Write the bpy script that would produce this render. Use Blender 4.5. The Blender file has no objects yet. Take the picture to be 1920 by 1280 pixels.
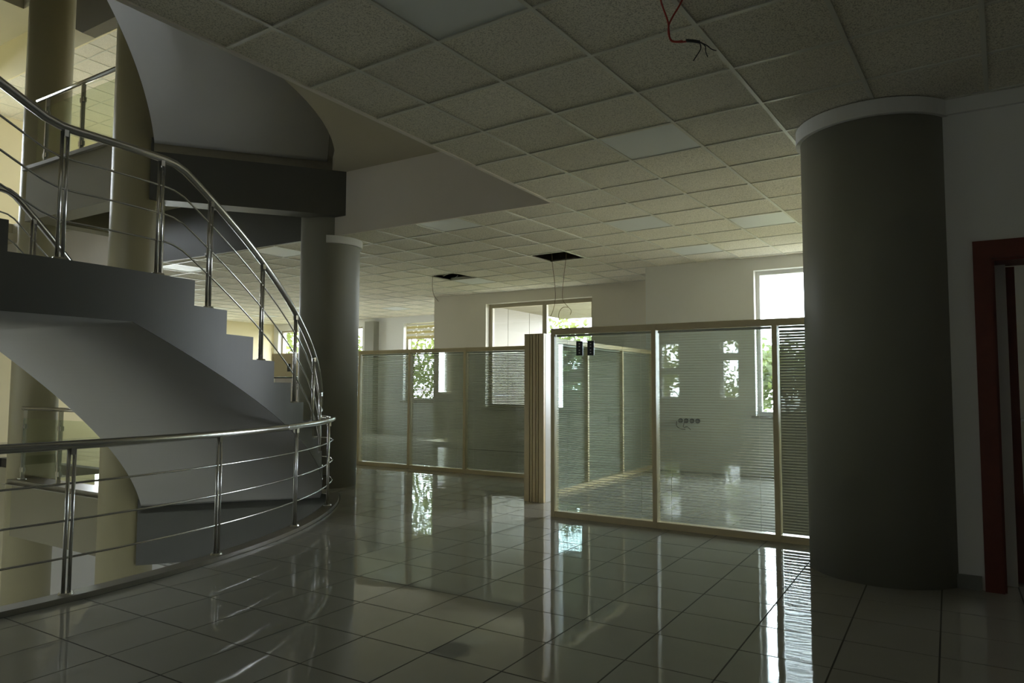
import bpy, bmesh, math, random
from mathutils import Vector, Matrix
from mathutils.geometry import tessellate_polygon
random.seed(7)
scene = bpy.context.scene
col = scene.collection
pi = math.pi

# ------------------------------------------------------------------ camera
# world axes follow the building (x along the glazed partitions, y towards the window wall)
F_PX, PITCH, ROLL, YAW, ZC = 1325.6, 0.0645, 0.0037, 0.553, 1.218
cam_d = bpy.data.cameras.new('camera')
cam_d.sensor_width = 36.0
cam_d.lens = F_PX * 36.0 / 1920.0
cam_d.clip_end = 300
cam = bpy.data.objects.new('camera', cam_d)
cam.matrix_world = (Matrix.Translation((0, 0, ZC)) @ Matrix.Rotation(YAW, 4, 'Z')
                    @ Matrix.Rotation(pi / 2 + PITCH, 4, 'X') @ Matrix.Rotation(ROLL, 4, 'Z'))
col.objects.link(cam)
scene.camera = cam

# ------------------------------------------------------------------ world, daylight portals, exposure
world = bpy.data.worlds.new('overcast_sky')
scene.world = world
world.use_nodes = True
wn = world.node_tree.nodes['Background']
wn.inputs[0].default_value = (0.87, 0.935, 1.0, 1)
wn.inputs[1].default_value = 13.0
scene.view_settings.view_transform = 'Standard'
scene.view_settings.look = 'None'
scene.view_settings.gamma = 1
scene.view_settings.use_curve_mapping = False
scene.view_settings.exposure = 0.54
cy = scene.cycles
cy.use_denoising = True
cy.max_bounces = 14
cy.diffuse_bounces = 7
cy.glossy_bounces = 6
cy.transmission_bounces = 6
cy.transparent_max_bounces = 40
cy.caustics_reflective = False
cy.caustics_refractive = False
cy.sample_clamp_indirect = 4.0


def portal(x0, x1, y0, y1, z0, z1, inward):
    """Sky portal filling one window opening (guides daylight sampling, gives no light of its own)."""
    L = bpy.data.lights.new('window_daylight_portal', 'AREA')
    L.shape = 'RECTANGLE'
    L.cycles.is_portal = True
    w = math.hypot(x1 - x0, y1 - y0)
    L.size, L.size_y = w, z1 - z0
    o = bpy.data.objects.new('window_daylight_portal', L)
    o.location = ((x0 + x1) / 2, (y0 + y1) / 2, (z0 + z1) / 2)
    o.rotation_euler = Vector(inward).to_track_quat('-Z', 'Y').to_euler()
    o['kind'] = 'helper'
    col.objects.link(o)


# ------------------------------------------------------------------ materials
def new_mat(name):
    m = bpy.data.materials.new(name)
    m.use_nodes = True
    nt = m.node_tree
    return m, nt, nt.nodes['Principled BSDF']


def paint(name, rgb, rough=0.6, var=0.06, scale=3.0, bump=0.0, metallic=0.0, bscale=60.0, spec=0.5):
    m, nt, p = new_mat(name)
    N, Lk = nt.nodes, nt.links
    tc = N.new('ShaderNodeTexCoord')
    nz = N.new('ShaderNodeTexNoise')
    nz.inputs['Scale'].default_value = scale
    nz.inputs['Detail'].default_value = 4
    Lk.new(tc.outputs['Object'], nz.inputs['Vector'])
    mx = N.new('ShaderNodeMix')
    mx.data_type = 'RGBA'
    mx.inputs[6].default_value = (*[c * (1 - var) for c in rgb], 1)
    mx.inputs[7].default_value = (*[min(1, c * (1 + var)) for c in rgb], 1)
    Lk.new(nz.outputs['Fac'], mx.inputs[0])
    Lk.new(mx.outputs[2], p.inputs['Base Color'])
    p.inputs['Roughness'].default_value = rough
    p.inputs['Metallic'].default_value = metallic
    p.inputs['Specular IOR Level'].default_value = spec
    if bump:
        n2 = N.new('ShaderNodeTexNoise')
        n2.inputs['Scale'].default_value = bscale
        Lk.new(tc.outputs['Object'], n2.inputs['Vector'])
        bp = N.new('ShaderNodeBump')
        bp.inputs['Strength'].default_value = bump
        bp.inputs['Distance'].default_value = 0.002
        Lk.new(n2.outputs['Fac'], bp.inputs['Height'])
        Lk.new(bp.outputs['Normal'], p.inputs['Normal'])
    return m


def glass_mat(name, tint, ior=1.5, refl=(1, 1, 1)):
    m = bpy.data.materials.new(name)
    m.use_nodes = True
    nt = m.node_tree
    N, Lk = nt.nodes, nt.links
    N.remove(N['Principled BSDF'])
    tr = N.new('ShaderNodeBsdfTransparent')
    tr.inputs[0].default_value = (*tint, 1)
    gl = N.new('ShaderNodeBsdfGlossy')
    gl.inputs['Color'].default_value = (*refl, 1)
    gl.inputs['Roughness'].default_value = 0.0
    # Schlick reflectance, the same for either side of the sheet
    f0 = ((ior - 1) / (ior + 1)) ** 2
    lw = N.new('ShaderNodeLayerWeight')
    lw.inputs['Blend'].default_value = 0.5
    pw = N.new('ShaderNodeMath')
    pw.operation = 'POWER'
    pw.inputs[1].default_value = 5.0
    Lk.new(lw.outputs['Facing'], pw.inputs[0])
    ma = N.new('ShaderNodeMath')
    ma.operation = 'MULTIPLY_ADD'
    ma.inputs[1].default_value = 1 - f0
    ma.inputs[2].default_value = f0
    Lk.new(pw.outputs[0], ma.inputs[0])
    mx = N.new('ShaderNodeMixShader')
    Lk.new(ma.outputs[0], mx.inputs[0])
    Lk.new(tr.outputs[0], mx.inputs[1])
    Lk.new(gl.outputs[0], mx.inputs[2])
    Lk.new(mx.outputs[0], N['Material Output'].inputs[0])
    return m


def floor_mat():
    m, nt, p = new_mat('polished_floor_tile')
    N, Lk = nt.nodes, nt.links
    tc = N.new('ShaderNodeTexCoord')
    oi = N.new('ShaderNodeObjectInfo')
    geo = N.new('ShaderNodeNewGeometry')
    nz = N.new('ShaderNodeTexNoise')
    nz.inputs['Scale'].default_value = 2.2
    nz.inputs['Detail'].default_value = 6
    Lk.new(geo.outputs['Position'], nz.inputs['Vector'])
    mx = N.new('ShaderNodeMix')
    mx.data_type = 'RGBA'
    mx.inputs[6].default_value = (0.365, 0.35, 0.30, 1)
    mx.inputs[7].default_value = (0.425, 0.41, 0.355, 1)
    Lk.new(nz.outputs['Fac'], mx.inputs[0])
    Lk.new(mx.outputs[2], p.inputs['Base Color'])
    p.inputs['Roughness'].default_value = 0.035
    p.inputs['IOR'].default_value = 1.52
    # slow undulation of the polished face, different on each tile
    ad = N.new('ShaderNodeVectorMath')
    ad.operation = 'MULTIPLY_ADD'
    sc3 = N.new('ShaderNodeCombineXYZ')
    Lk.new(oi.outputs['Random'], sc3.inputs[0])
    Lk.new(oi.outputs['Random'], sc3.inputs[2])
    ad.inputs[1].default_value = (1, 1, 1)
    ml = N.new('ShaderNodeVectorMath')
    ml.operation = 'SCALE'
    ml.inputs['Scale'].default_value = 60
    Lk.new(sc3.outputs[0], ml.inputs[0])
    Lk.new(geo.outputs['Position'], ad.inputs[0])
    Lk.new(ml.outputs[0], ad.inputs[2])
    n2 = N.new('ShaderNodeTexNoise')
    n2.inputs['Scale'].default_value = 5.0
    n2.inputs['Detail'].default_value = 1.0
    Lk.new(ad.outputs[0], n2.inputs['Vector'])
    bp = N.new('ShaderNodeBump')
    bp.inputs['Strength'].default_value = 1.0
    bp.inputs['Distance'].default_value = 0.0007
    Lk.new(n2.outputs['Fac'], bp.inputs['Height'])
    Lk.new(bp.outputs['Normal'], p.inputs['Normal'])
    return m


def ceil_mat():
    m, nt, p = new_mat('mineral_fibre_tile')
    N, Lk = nt.nodes, nt.links
    geo = N.new('ShaderNodeNewGeometry')
    oi = N.new('ShaderNodeObjectInfo')
    n1 = N.new('ShaderNodeTexNoise')
    n1.inputs['Scale'].default_value = 150
    n1.inputs['Detail'].default_value = 3
    Lk.new(geo.outputs['Position'], n1.inputs['Vector'])
    cr = N.new('ShaderNodeValToRGB')
    cr.color_ramp.elements[0].position = 0.36
    cr.color_ramp.elements[0].color = (0.46, 0.435, 0.36, 1)
    cr.color_ramp.elements[1].position = 0.52
    cr.color_ramp.elements[1].color = (0.85, 0.81, 0.70, 1)
    Lk.new(n1.outputs['Fac'], cr.inputs[0])
    hsv = N.new('ShaderNodeHueSaturation')
    mr = N.new('ShaderNodeMapRange')
    mr.inputs[3].default_value = 0.94
    mr.inputs[4].default_value = 1.05
    Lk.new(oi.outputs['Random'], mr.inputs[0])
    Lk.new(mr.outputs[0], hsv.inputs['Value'])
    Lk.new(cr.outputs[0], hsv.inputs['Color'])
    Lk.new(hsv.outputs[0], p.inputs['Base Color'])
    p.inputs['Roughness'].default_value = 0.95
    p.inputs['Specular IOR Level'].default_value = 0.1
    return m


M = {}
M['tile'] = floor_mat()
M['grout'] = paint('dark_grout', (0.07, 0.065, 0.05), 0.9)
M['ctile'] = ceil_mat()
M['cbar'] = paint('white_enamel_bar', (0.66, 0.65, 0.57), 0.35, 0.02)
M['panel'] = paint('opal_light_panel', (0.74, 0.77, 0.76), 0.4, 0.02)
M['white'] = paint('white_wall_paint', (0.76, 0.76, 0.74), 0.7, 0.03, 2.0, 0.15)
M['cream'] = paint('cream_wall_paint', (0.80, 0.72, 0.48), 0.7, 0.04, 2.0, 0.15)
M['warmwall'] = paint('warm_white_wall_paint', (0.74, 0.70, 0.60), 0.7, 0.03, 2.0, 0.15)
M['shade_umber'] = paint('diagonal_shade_umber', (0.085, 0.072, 0.035), 0.7)  # shadow colour for the diagonal dark piece over the upper gallery
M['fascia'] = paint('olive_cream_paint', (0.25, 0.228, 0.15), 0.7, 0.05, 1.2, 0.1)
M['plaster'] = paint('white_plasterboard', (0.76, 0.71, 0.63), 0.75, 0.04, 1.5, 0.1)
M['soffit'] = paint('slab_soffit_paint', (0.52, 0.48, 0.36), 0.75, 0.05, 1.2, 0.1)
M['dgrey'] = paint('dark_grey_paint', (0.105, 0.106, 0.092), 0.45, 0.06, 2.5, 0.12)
M['colgrey'] = paint('column_grey_paint', (0.25, 0.245, 0.20), 0.5, 0.06, 2.0, 0.15)
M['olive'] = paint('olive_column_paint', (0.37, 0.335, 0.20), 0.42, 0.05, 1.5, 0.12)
M['stairsoffit'] = paint('light_grey_stair_soffit', (0.50, 0.495, 0.47), 0.6, 0.04, 1.5, 0.1)
M['stone'] = paint('beige_stone', (0.22, 0.20, 0.155), 0.35, 0.15, 8.0)
M['steel'] = paint('brushed_steel', (0.62, 0.62, 0.60), 0.22, 0.05, 40, 0.0, 1.0)
M['alu'] = paint('champagne_aluminium', (0.80, 0.68, 0.43), 0.38, 0.04, 6.0)
M['groove'] = paint('dark_groove', (0.025, 0.018, 0.008), 0.7)
M['slat'] = paint('blind_slat_enamel', (0.56, 0.53, 0.42), 0.4, 0.02)
M['upvc'] = paint('white_window_profile', (0.74, 0.74, 0.72), 0.35, 0.02)
M['winframe'] = paint('taupe_window_profile', (0.46, 0.41, 0.30), 0.4, 0.03)
M['wood'] = paint('red_brown_door_wood', (0.13, 0.030, 0.017), 0.4, 0.25, 14.0)
M['black'] = paint('black_plastic', (0.02, 0.02, 0.022), 0.4, 0.1)
M['redwire'] = paint('red_cable_sheath', (0.42, 0.045, 0.03), 0.45, 0.08)
M['wire'] = paint('brown_wire', (0.16, 0.10, 0.05), 0.5, 0.1)
M['paper'] = paint('white_paper', (0.70, 0.64, 0.60), 0.8, 0.02)
M['ink'] = paint('black_ink', (0.02, 0.02, 0.02), 0.7)
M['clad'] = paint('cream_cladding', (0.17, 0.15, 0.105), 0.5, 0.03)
M['blindfab'] = paint('yellow_blind_fabric', (0.70, 0.60, 0.28), 0.8, 0.04)
M['blindwhite'] = paint('white_blind_fabric', (0.86, 0.84, 0.74), 0.8, 0.02)
M['bark'] = paint('tree_bark', (0.11, 0.08, 0.05), 0.9, 0.3, 9)
M['leaf'] = paint('tree_leaf', (0.085, 0.105, 0.026), 0.55, 0.3, 1.5)
_nt = M['leaf'].node_tree
_tl = _nt.nodes.new('ShaderNodeBsdfTranslucent')
_tl.inputs[0].default_value = (0.12, 0.145, 0.035, 1)
_ms = _nt.nodes.new('ShaderNodeMixShader')
_ms.inputs[0].default_value = 0.5
_nt.links.new(_nt.nodes['Principled BSDF'].outputs[0], _ms.inputs[1])
_nt.links.new(_tl.outputs[0], _ms.inputs[2])
_nt.links.new(_ms.outputs[0], _nt.nodes['Material Output'].inputs[0])
M['grass'] = paint('lawn', (0.15, 0.15, 0.09), 0.9, 0.3, 0.7)
M['skirt'] = paint('grey_skirting', (0.20, 0.20, 0.18), 0.35, 0.08)
M['pglass'] = glass_mat('green_tinted_partition_glass', (0.955, 0.985, 0.982), 1.5)
M['wglass'] = glass_mat('clear_window_glass', (0.99, 0.995, 0.99), 1.45)
M['bglass'] = glass_mat('balustrade_glass', (0.89, 0.93, 0.86), 1.5)


# ------------------------------------------------------------------ mesh helpers
class MB:
    def __init__(self):
        self.v, self.f = [], []

    def add(self, vs, fs):
        o = len(self.v)
        self.v += [tuple(p) for p in vs]
        self.f += [tuple(o + i for i in f) for f in fs]
        return self

    def box(self, x0, x1, y0, y1, z0, z1):
        return self.add([(x0, y0, z0), (x1, y0, z0), (x1, y1, z0), (x0, y1, z0), (x0, y0, z1), (x1, y0, z1), (x1, y1, z1), (x0, y1, z1)],
                        [(3, 2, 1, 0), (4, 5, 6, 7), (0, 1, 5, 4), (1, 2, 6, 5), (2, 3, 7, 6), (3, 0, 4, 7)])

    def prism(self, poly, z0, z1):
        n = len(poly)
        vs = [(x, y, z0) for x, y in poly] + [(x, y, z1) for x, y in poly]
        fs = [tuple(range(n - 1, -1, -1)), tuple(range(n, 2 * n))]
        fs += [(i, (i + 1) % n, n + (i + 1) % n, n + i) for i in range(n)]
        return self.add(vs, fs)

    def cyl(self, x, y, z0, z1, r, n=16, r1=None):
        r1 = r if r1 is None else r1
        vs = [(x + r * math.cos(2 * pi * i / n), y + r * math.sin(2 * pi * i / n), z0) for i in range(n)]
        vs += [(x + r1 * math.cos(2 * pi * i / n), y + r1 * math.sin(2 * pi * i / n), z1) for i in range(n)]
        fs = [(i, (i + 1) % n, n + (i + 1) % n, n + i) for i in range(n)]
        fs += [tuple(range(n - 1, -1, -1)), tuple(range(n, 2 * n))]
        return self.add(vs, fs)

    def tube(self, pts, r, n=8):
        pts = [Vector(p) for p in pts]
        vs, fs = [], []
        prev = None
        for i, p in enumerate(pts):
            a = pts[max(0, i - 1)]
            b = pts[min(len(pts) - 1, i + 1)]
            t = (b - a).normalized()
            if prev is None:
                u = t.cross(Vector((0, 0, 1)))
                if u.length < 1e-3:
                    u = t.cross(Vector((1, 0, 0)))
                u.normalize()
            else:
                u = (prev - t * prev.dot(t)).normalized()
            prev = u
            w = t.cross(u)
            rr = r[i] if isinstance(r, (list, tuple)) else r
            vs += [p + u * rr * math.cos(2 * pi * k / n) + w * rr * math.sin(2 * pi * k / n) for k in range(n)]
        for i in range(len(pts) - 1):
            for k in range(n):
                k2 = (k + 1) % n
                fs.append((i * n + k, i * n + k2, (i + 1) * n + k2, (i + 1) * n + k))
        fs.append(tuple(range(n - 1, -1, -1)))
        e = (len(pts) - 1) * n
        fs.append(tuple(range(e, e + n)))
        return self.add(vs, fs)

    def slab(self, outer, holes, z0, z1):
        loops = [outer] + holes
        tri = tessellate_polygon([[Vector((x, y, 0)) for x, y in l] for l in loops])
        flat = [p for l in loops for p in l]
        n = len(flat)
        vs = [(x, y, z0) for x, y in flat] + [(x, y, z1) for x, y in flat]
        fs = []
        for t in tri:
            a, b, c = (Vector((*flat[i], 0)) for i in t)
            if (b - a).cross(c - a).z < 0:
                t = (t[0], t[2], t[1])
            fs.append(tuple(n + i for i in t))
            fs.append((t[2], t[1], t[0]))
        o = 0
        for l in loops:
            k = len(l)
            for i in range(k):
                j = (i + 1) % k
                fs.append((o + i, o + j, n + o + j, n + o + i))
            o += k
        return self.add(vs, fs)

    def mesh(self, name, mat, smooth=False):
        me = bpy.data.meshes.new(name)
        me.from_pydata(self.v, [], self.f)
        bm = bmesh.new()
        bm.from_mesh(me)
        bmesh.ops.recalc_face_normals(bm, faces=bm.faces)
        bm.to_mesh(me)
        bm.free()
        me.materials.append(mat)
        if smooth:
            me.polygons.foreach_set('use_smooth', [len(p.vertices) == 4 for p in me.polygons])
        return me

    def build(self, name, mat, parent=None, smooth=False, loc=None):
        o = bpy.data.objects.new(name, self.mesh(name, mat, smooth))
        if loc:
            o.location = loc
        if parent:
            o.parent = parent
        col.objects.link(o)
        return o


def tag(o, label=None, cat=None, group=None, kind=None):
    if label:
        o['label'] = label
    if cat:
        o['category'] = cat
    if group:
        o['group'] = group
    if kind:
        o['kind'] = kind
    return o


def empty(name, loc=(0, 0, 0)):
    o = bpy.data.objects.new(name, None)
    o.location = loc
    col.objects.link(o)
    return o


def struct(o, label, cat):
    return tag(o, label, cat, kind='structure')


def cr_spline(pts, n=6):
    """Catmull-Rom through the points."""
    P = [Vector(p) for p in pts]
    out = []
    for i in range(len(P) - 1):
        p0, p1, p2, p3 = P[max(0, i - 1)], P[i], P[i + 1], P[min(len(P) - 1, i + 2)]
        for k in range(n):
            t = k / n
            out.append(0.5 * ((2 * p1) + (p2 - p0) * t + (2 * p0 - 5 * p1 + 4 * p2 - p3) * t * t + (3 * p1 - p0 - 3 * p2 + p3) * t ** 3))
    out.append(P[-1])
    return out


def clip(poly, nx, ny, d):
    """keep nx*x+ny*y >= d"""
    out = []
    for i in range(len(poly)):
        p, q = poly[i], poly[(i + 1) % len(poly)]
        sp, sq = nx * p[0] + ny * p[1] - d, nx * q[0] + ny * q[1] - d
        if sp >= 0:
            out.append(p)
        if (sp >= 0) != (sq >= 0):
            t = sp / (sp - sq)
            out.append((p[0] + (q[0] - p[0]) * t, p[1] + (q[1] - p[1]) * t))
    return out


def area(poly):
    return abs(sum(poly[i][0] * poly[(i + 1) % len(poly)][1] - poly[(i + 1) % len(poly)][0] * poly[i][1] for i in range(len(poly)))) / 2


CAM_INV = cam.matrix_world.inverted()


def project(x, y, z):
    p = CAM_INV @ Vector((x, y, z))
    if p.z > -0.2:
        return None
    return 960 + F_PX * p.x / -p.z, 640 - F_PX * p.y / -p.z


def in_frame(x, y, z, m=60):
    q = project(x, y, z)
    return q is not None and -m < q[0] < 1920 + m and -m < q[1] < 1280 + m


# ------------------------------------------------------------------ plan
CX, CY = -9.246, 2.156          # centre of the round stairwell
RK = 4.864                      # radius of the floor edge
CE = 3.055                      # suspended ceiling
FL = 3.98                       # storey height
SOF = 3.82                      # slab soffit above this floor
EDGE_X, EDGE_Y = -3.30, 6.15    # edges of the suspended ceiling over the stairwell


def pol(r, deg, z=None):
    a = math.radians(deg)
    p = (CX + r * math.cos(a), CY + r * math.sin(a))
    return p if z is None else (*p, z)


VOID = [pol(RK, d) for d in range(-90, 52, 3)] + [pol(RK, 52), pol(2.93, 52), (-7.9, 4.36), (-10.05, 4.36), (-10.05, 5.7), (-13.6, 5.7), (-13.6, -2.6)]
OUTER = [(-17.25, -8.0), (5.0, -8.0), (5.0, 10.25), (-3.92, 10.25), (-3.92, 11.52), (-9.0, 11.52), (-9.0, 14.3), (-17.25, 14.3)]


def in_poly(x, y, poly):
    c = False
    for i in range(len(poly)):
        (x1, y1), (x2, y2) = poly[i], poly[(i + 1) % len(poly)]
        if (y1 > y) != (y2 > y) and x < (x2 - x1) * (y - y1) / (y2 - y1) + x1:
            c = not c
    return c


# ------------------------------------------------------------------ slabs and floors
floor = MB().slab(OUTER, [VOID], -0.15, -0.0015).build('floor', M['grout'])
struct(floor, 'polished beige square tile floor around the round stairwell', 'floor')
up = MB().slab(OUTER, [VOID], SOF, FL).build('floor_upper', M['soffit'])
struct(up, 'upper storey floor slab with curved pale edge over the stairwell', 'floor')
up2 = MB().slab(OUTER, [VOID], FL + SOF, 2 * FL).build('floor_third', M['soffit'])
struct(up2, 'third storey floor slab above the upper gallery', 'floor')
low = MB().prism([(-21, -8), (5, -8), (5, 14.3), (-21, 14.3)], -FL - 0.2, -FL).build('floor_lower', M['white'])
struct(low, 'grey floor of the storey below, down in the stairwell', 'floor')
roof = MB().prism(OUTER, 3 * FL - 0.3, 3 * FL).build('roof', M['soffit'])
struct(roof, 'flat roof slab over the stairwell', 'roof')

# floor tiles
TS, TX, TY = 0.40, -3.274, 3.436
G = 0.0038
cells = []
for i in range(-36, 22):
    for j in range(-30, 28):
        x0, y0 = TX + i * TS, TY + j * TS
        cxm, cym = x0 + TS / 2, y0 + TS / 2
        poly = [(x0 + G, y0 + G), (x0 + TS - G, y0 + G), (x0 + TS - G, y0 + TS - G), (x0 + G, y0 + TS - G)]
        if not in_poly(cxm, cym, OUTER):
            continue
        full = True
        # stairwell
        dx, dy = cxm - CX, cym - CY
        d = math.hypot(dx, dy)
        ang = math.degrees(math.atan2(dy, dx))
        if -92 < ang < 52 and abs(d - RK - 0.12) < 0.32:
            poly2 = clip(poly, dx / d, dy / d, (CX * dx + CY * dy) / d + RK + 0.130)
            if len(poly2) < 3 or area(poly2) < 0.0004:
                continue
            full = len(poly2) == 4 and abs(area(poly2) - area(poly)) < 1e-6
            poly = poly2
        elif -92 < ang < 52 and d < RK + 0.12:
            continue
        elif in_poly(cxm, cym, VOID):
            continue
        q = project(cxm, cym, 0)
        seen = in_frame(cxm, cym, 0, 80)
        size = 0
        if seen and cym < 6.3 or (seen and cxm < -3.9 and cym < 8.3):
            size = 1 / ((CAM_INV @ Vector((cxm, cym, 0))).z ** 2)
        cells.append((size, poly, full, cxm, cym))
cells.sort(key=lambda c: -c[0])
tile_mesh = None
far = MB()
for n, (size, poly, full, x, y) in enumerate(cells):
    if n < 300 and size > 0:
        if full:
            if tile_mesh is None:
                h = TS / 2 - G
                tile_mesh = MB().box(-h, h, -h, h, -0.008, 0).mesh('floor_tile', M['tile'])
            o = bpy.data.objects.new('floor_tile', tile_mesh)
            o.location = (x, y, 0)
            o.rotation_euler = (random.uniform(-1, 1) * 0.0012, random.uniform(-1, 1) * 0.0012, 0)
            o.parent = floor
            col.objects.link(o)
        else:
            MB().prism(poly, -0.008, 0).build('floor_tile', M['tile'], floor)
    else:
        far.prism(poly, -0.008, 0)
fo = far.build('distant_tiles', M['tile'], floor)
fo['kind'] = 'stuff'

# kerb round the stairwell
def ring(r0, r1, z0, z1, d0, d1, step=2.0):
    mb = MB()
    n = max(1, int(abs(d1 - d0) / step))
    A = [d0 + (d1 - d0) * i / n for i in range(n + 1)]
    vs, fs = [], []
    for a in A:
        vs += [pol(r0, a, z0), pol(r1, a, z0), pol(r1, a, z1), pol(r0, a, z1)]
    for i in range(n):
        o = 4 * i
        for k in range(4):
            fs.append((o + k, o + (k + 1) % 4, o + 4 + (k + 1) % 4, o + 4 + k))
    fs += [(0, 1, 2, 3), (4 * n, 4 * n + 1, 4 * n + 2, 4 * n + 3)]
    return mb.add(vs, fs)


kb = ring(RK, RK + 0.118, -0.16, 0.03, -75, 48, 1.5).build('trim_1', M['stone'])
struct(kb, 'beige stone kerb curving round the stairwell edge under the railing', 'kerb')

# beams round the stairwell (gallery edges and the beam the stair starts from)
def beam_set(z, lab):
    p0, p1 = pol(2.90, 52), pol(5.05, 52)
    d = Vector((p1[0] - p0[0], p1[1] - p0[1])).normalized()
    nx, ny = -d.y * 0.28, d.x * 0.28
    poly = [p0, p1, (p1[0] + nx, p1[1] + ny), (p0[0] + nx, p0[1] + ny)]
    o = MB().prism(poly, z - 0.70, z - 0.004).build('trim_2', M['dgrey'])
    struct(o, 'dark grey beam at the foot of the stair flight, ' + lab, 'beam')
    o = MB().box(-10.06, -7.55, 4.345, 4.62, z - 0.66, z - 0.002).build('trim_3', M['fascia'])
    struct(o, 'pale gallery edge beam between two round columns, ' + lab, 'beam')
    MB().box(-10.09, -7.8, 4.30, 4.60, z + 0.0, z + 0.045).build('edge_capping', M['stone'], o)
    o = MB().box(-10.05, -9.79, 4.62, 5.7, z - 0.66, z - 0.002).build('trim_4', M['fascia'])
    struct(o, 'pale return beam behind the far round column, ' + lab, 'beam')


beam_set(0, 'this floor')
beam_set(FL, 'upper floor')
beam_set(2 * FL, 'third floor')

# ------------------------------------------------------------------ walls with window openings
def wall_y(name, y, x0, x1, z0, z1, ops, th, mat):
    """wall in an x-z plane, inner face at y, thickness towards +y (th>0) or -y"""
    xs = sorted({x0, x1, *[o[0] for o in ops], *[o[1] for o in ops]})
    zs = sorted({z0, z1, *[o[2] for o in ops], *[o[3] for o in ops]})
    mb = MB()
    for i in range(len(xs) - 1):
        run = None
        for k in range(len(zs) - 1):
            xm, zm = (xs[i] + xs[i + 1]) / 2, (zs[k] + zs[k + 1]) / 2
            hole = any(o[0] < xm < o[1] and o[2] < zm < o[3] for o in ops)
            if hole:
                if run is not None:
                    mb.box(xs[i], xs[i + 1], min(y, y + th), max(y, y + th), run, zs[k])
                run = None
            elif run is None:
                run = zs[k]
        if run is not None:
            mb.box(xs[i], xs[i + 1], min(y, y + th), max(y, y + th), run, z1)
    return mb.build(name, mat)


def wall_x(name, x, y0, y1, z0, z1, ops, th, mat):
    o = wall_y(name, 0, y0, y1, z0, z1, ops, -th, mat)
    me = o.data
    for v in me.vertices:
        a, b, c = v.co
        v.co = (x - b, a, c)
    bm = bmesh.new()
    bm.from_mesh(me)
    bmesh.ops.recalc_face_normals(bm, faces=bm.faces)
    bm.to_mesh(me)
    bm.free()
    return o


WT = 0.30
W4 = (-2.31, -0.40, 0.83, 2.88)
W3 = (-7.72, -5.42, 0.81, 2.85)
W2 = (-12.18, -9.7, 0.85, 2.88)
W1 = (-17.05, -15.8, 0.85, 2.88)
W5 = (3.3, 3.7, 0.83, 2.88)  # unseen window, put in to light the doorway room
W1B = (-15.1, -13.65, 0.85, 2.88)  # added for light, hidden behind the round column
U1 = [(-16.5, -14.6, FL + 0.9, FL + 2.8), (-13.2, -10.6, FL + 0.9, FL + 2.8)]  # unseen upper storey windows added for daylight
ZB, ZT = -FL - 0.2, 3 * FL
w = wall_y('wall_far_right', 10.25, -3.92, 5.0, ZB, ZT, [W4, W5], WT, M['white'])
struct(w, 'white end wall with tall bright window behind the glazed office', 'wall')
w = wall_y('wall_far_middle', 11.52, -9.0, -3.92, ZB, ZT, [W3], WT, M['warmwall'])
struct(w, 'cream wall with the wide two-pane window behind the partitions', 'wall')
LW = [(-14.6, -13.3, -3.0, -1.1), (-12.9, -10.4, -3.0, -1.1)]  # unseen windows added to light the storey below
w = wall_y('wall_far_left', 14.3, -17.25, -9.0, ZB, ZT, [W1, W1B, W2] + U1 + LW, WT, M['white'])
struct(w, 'white back wall of the distant bay seen past the column', 'wall')
w = wall_x('wall_step_near', -3.92, 10.25 + WT, 11.52, ZB, ZT, [], WT, M['white'])
struct(w, 'short white return wall joining the two window walls', 'wall')
w = wall_x('wall_step_far', -9.0, 11.52 + WT, 14.3, ZB, ZT, [], WT, M['white'])
struct(w, 'return wall at the end of the distant bay', 'wall')
LWIN = [(9.2, 12.1, 0.85, 2.85), (-6.7, -5.9, 0.95, 2.75), (3.0, 6.4, FL + .5, FL + 2.95), (10.4, 13.6, FL + 0.9, FL + 2.8), (-6.5, -3.0, -3.3, -0.8)]  # unseen side windows added for light, the small one for its reflection
w = wall_x('wall_left', -17.25, -8.0, 14.3, ZB, ZT, LWIN, -WT, M['cream'])
struct(w, 'cream side wall with unseen windows at the end of the distant bay', 'wall')
BWIN = [(-7.25, -6.65, 0.9, 1.65), (-7.25, -6.65, 1.75, 2.54), (-5.45, -4.95, 0.9, 2.05), (-5.45, -4.95, 2.15, 2.6),
        (-12.0, -9.0, -3.3, -0.8)]  # this lower storey one is unseen, added for light
w = wall_y('wall_back', -8.0, -17.25, 5.0, ZB, ZT, BWIN, -WT, M['white'])
struct(w, 'white wall with small windows behind the viewpoint', 'wall')
SWIN = [(-6.4, -4.0, -3.4, -0.8), (6.2, 9.4, -3.4, -0.8)]  # unseen lower storey windows, added and sized for light on the stair soffit
w = wall_x('wall_side', 5.0, -8.0, 10.25, ZB, ZT, SWIN, WT, M['white'])
struct(w, 'blank white side wall beyond the red-brown doorway', 'wall')
# right wall with the doorway
DX0, DX1, DZ = 0.235, 1.12, 2.03
w = wall_y('wall_right', 5.22, -0.02, 5.0, 0, SOF, [(DX0, DX1, 0, DZ)], 0.28, M['white'])
struct(w, 'white wall between the big round column and the red-brown doorway', 'wall')
MB().box(-0.02, 0.135, 5.205, 5.22, 0.0, 0.085).build('baseboard', M['skirt'], w)
MB().box(-0.02, 5.0, 5.195, 5.22, 2.96, CE).build('ceiling_band', M['white'], w)
w = wall_x('wall_office_side', 0.0, 5.5, 10.25, 0, SOF, [], 0.12, M['cream'])
struct(w, 'cream wall dividing the glazed office from the room behind the doorway', 'wall')
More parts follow.
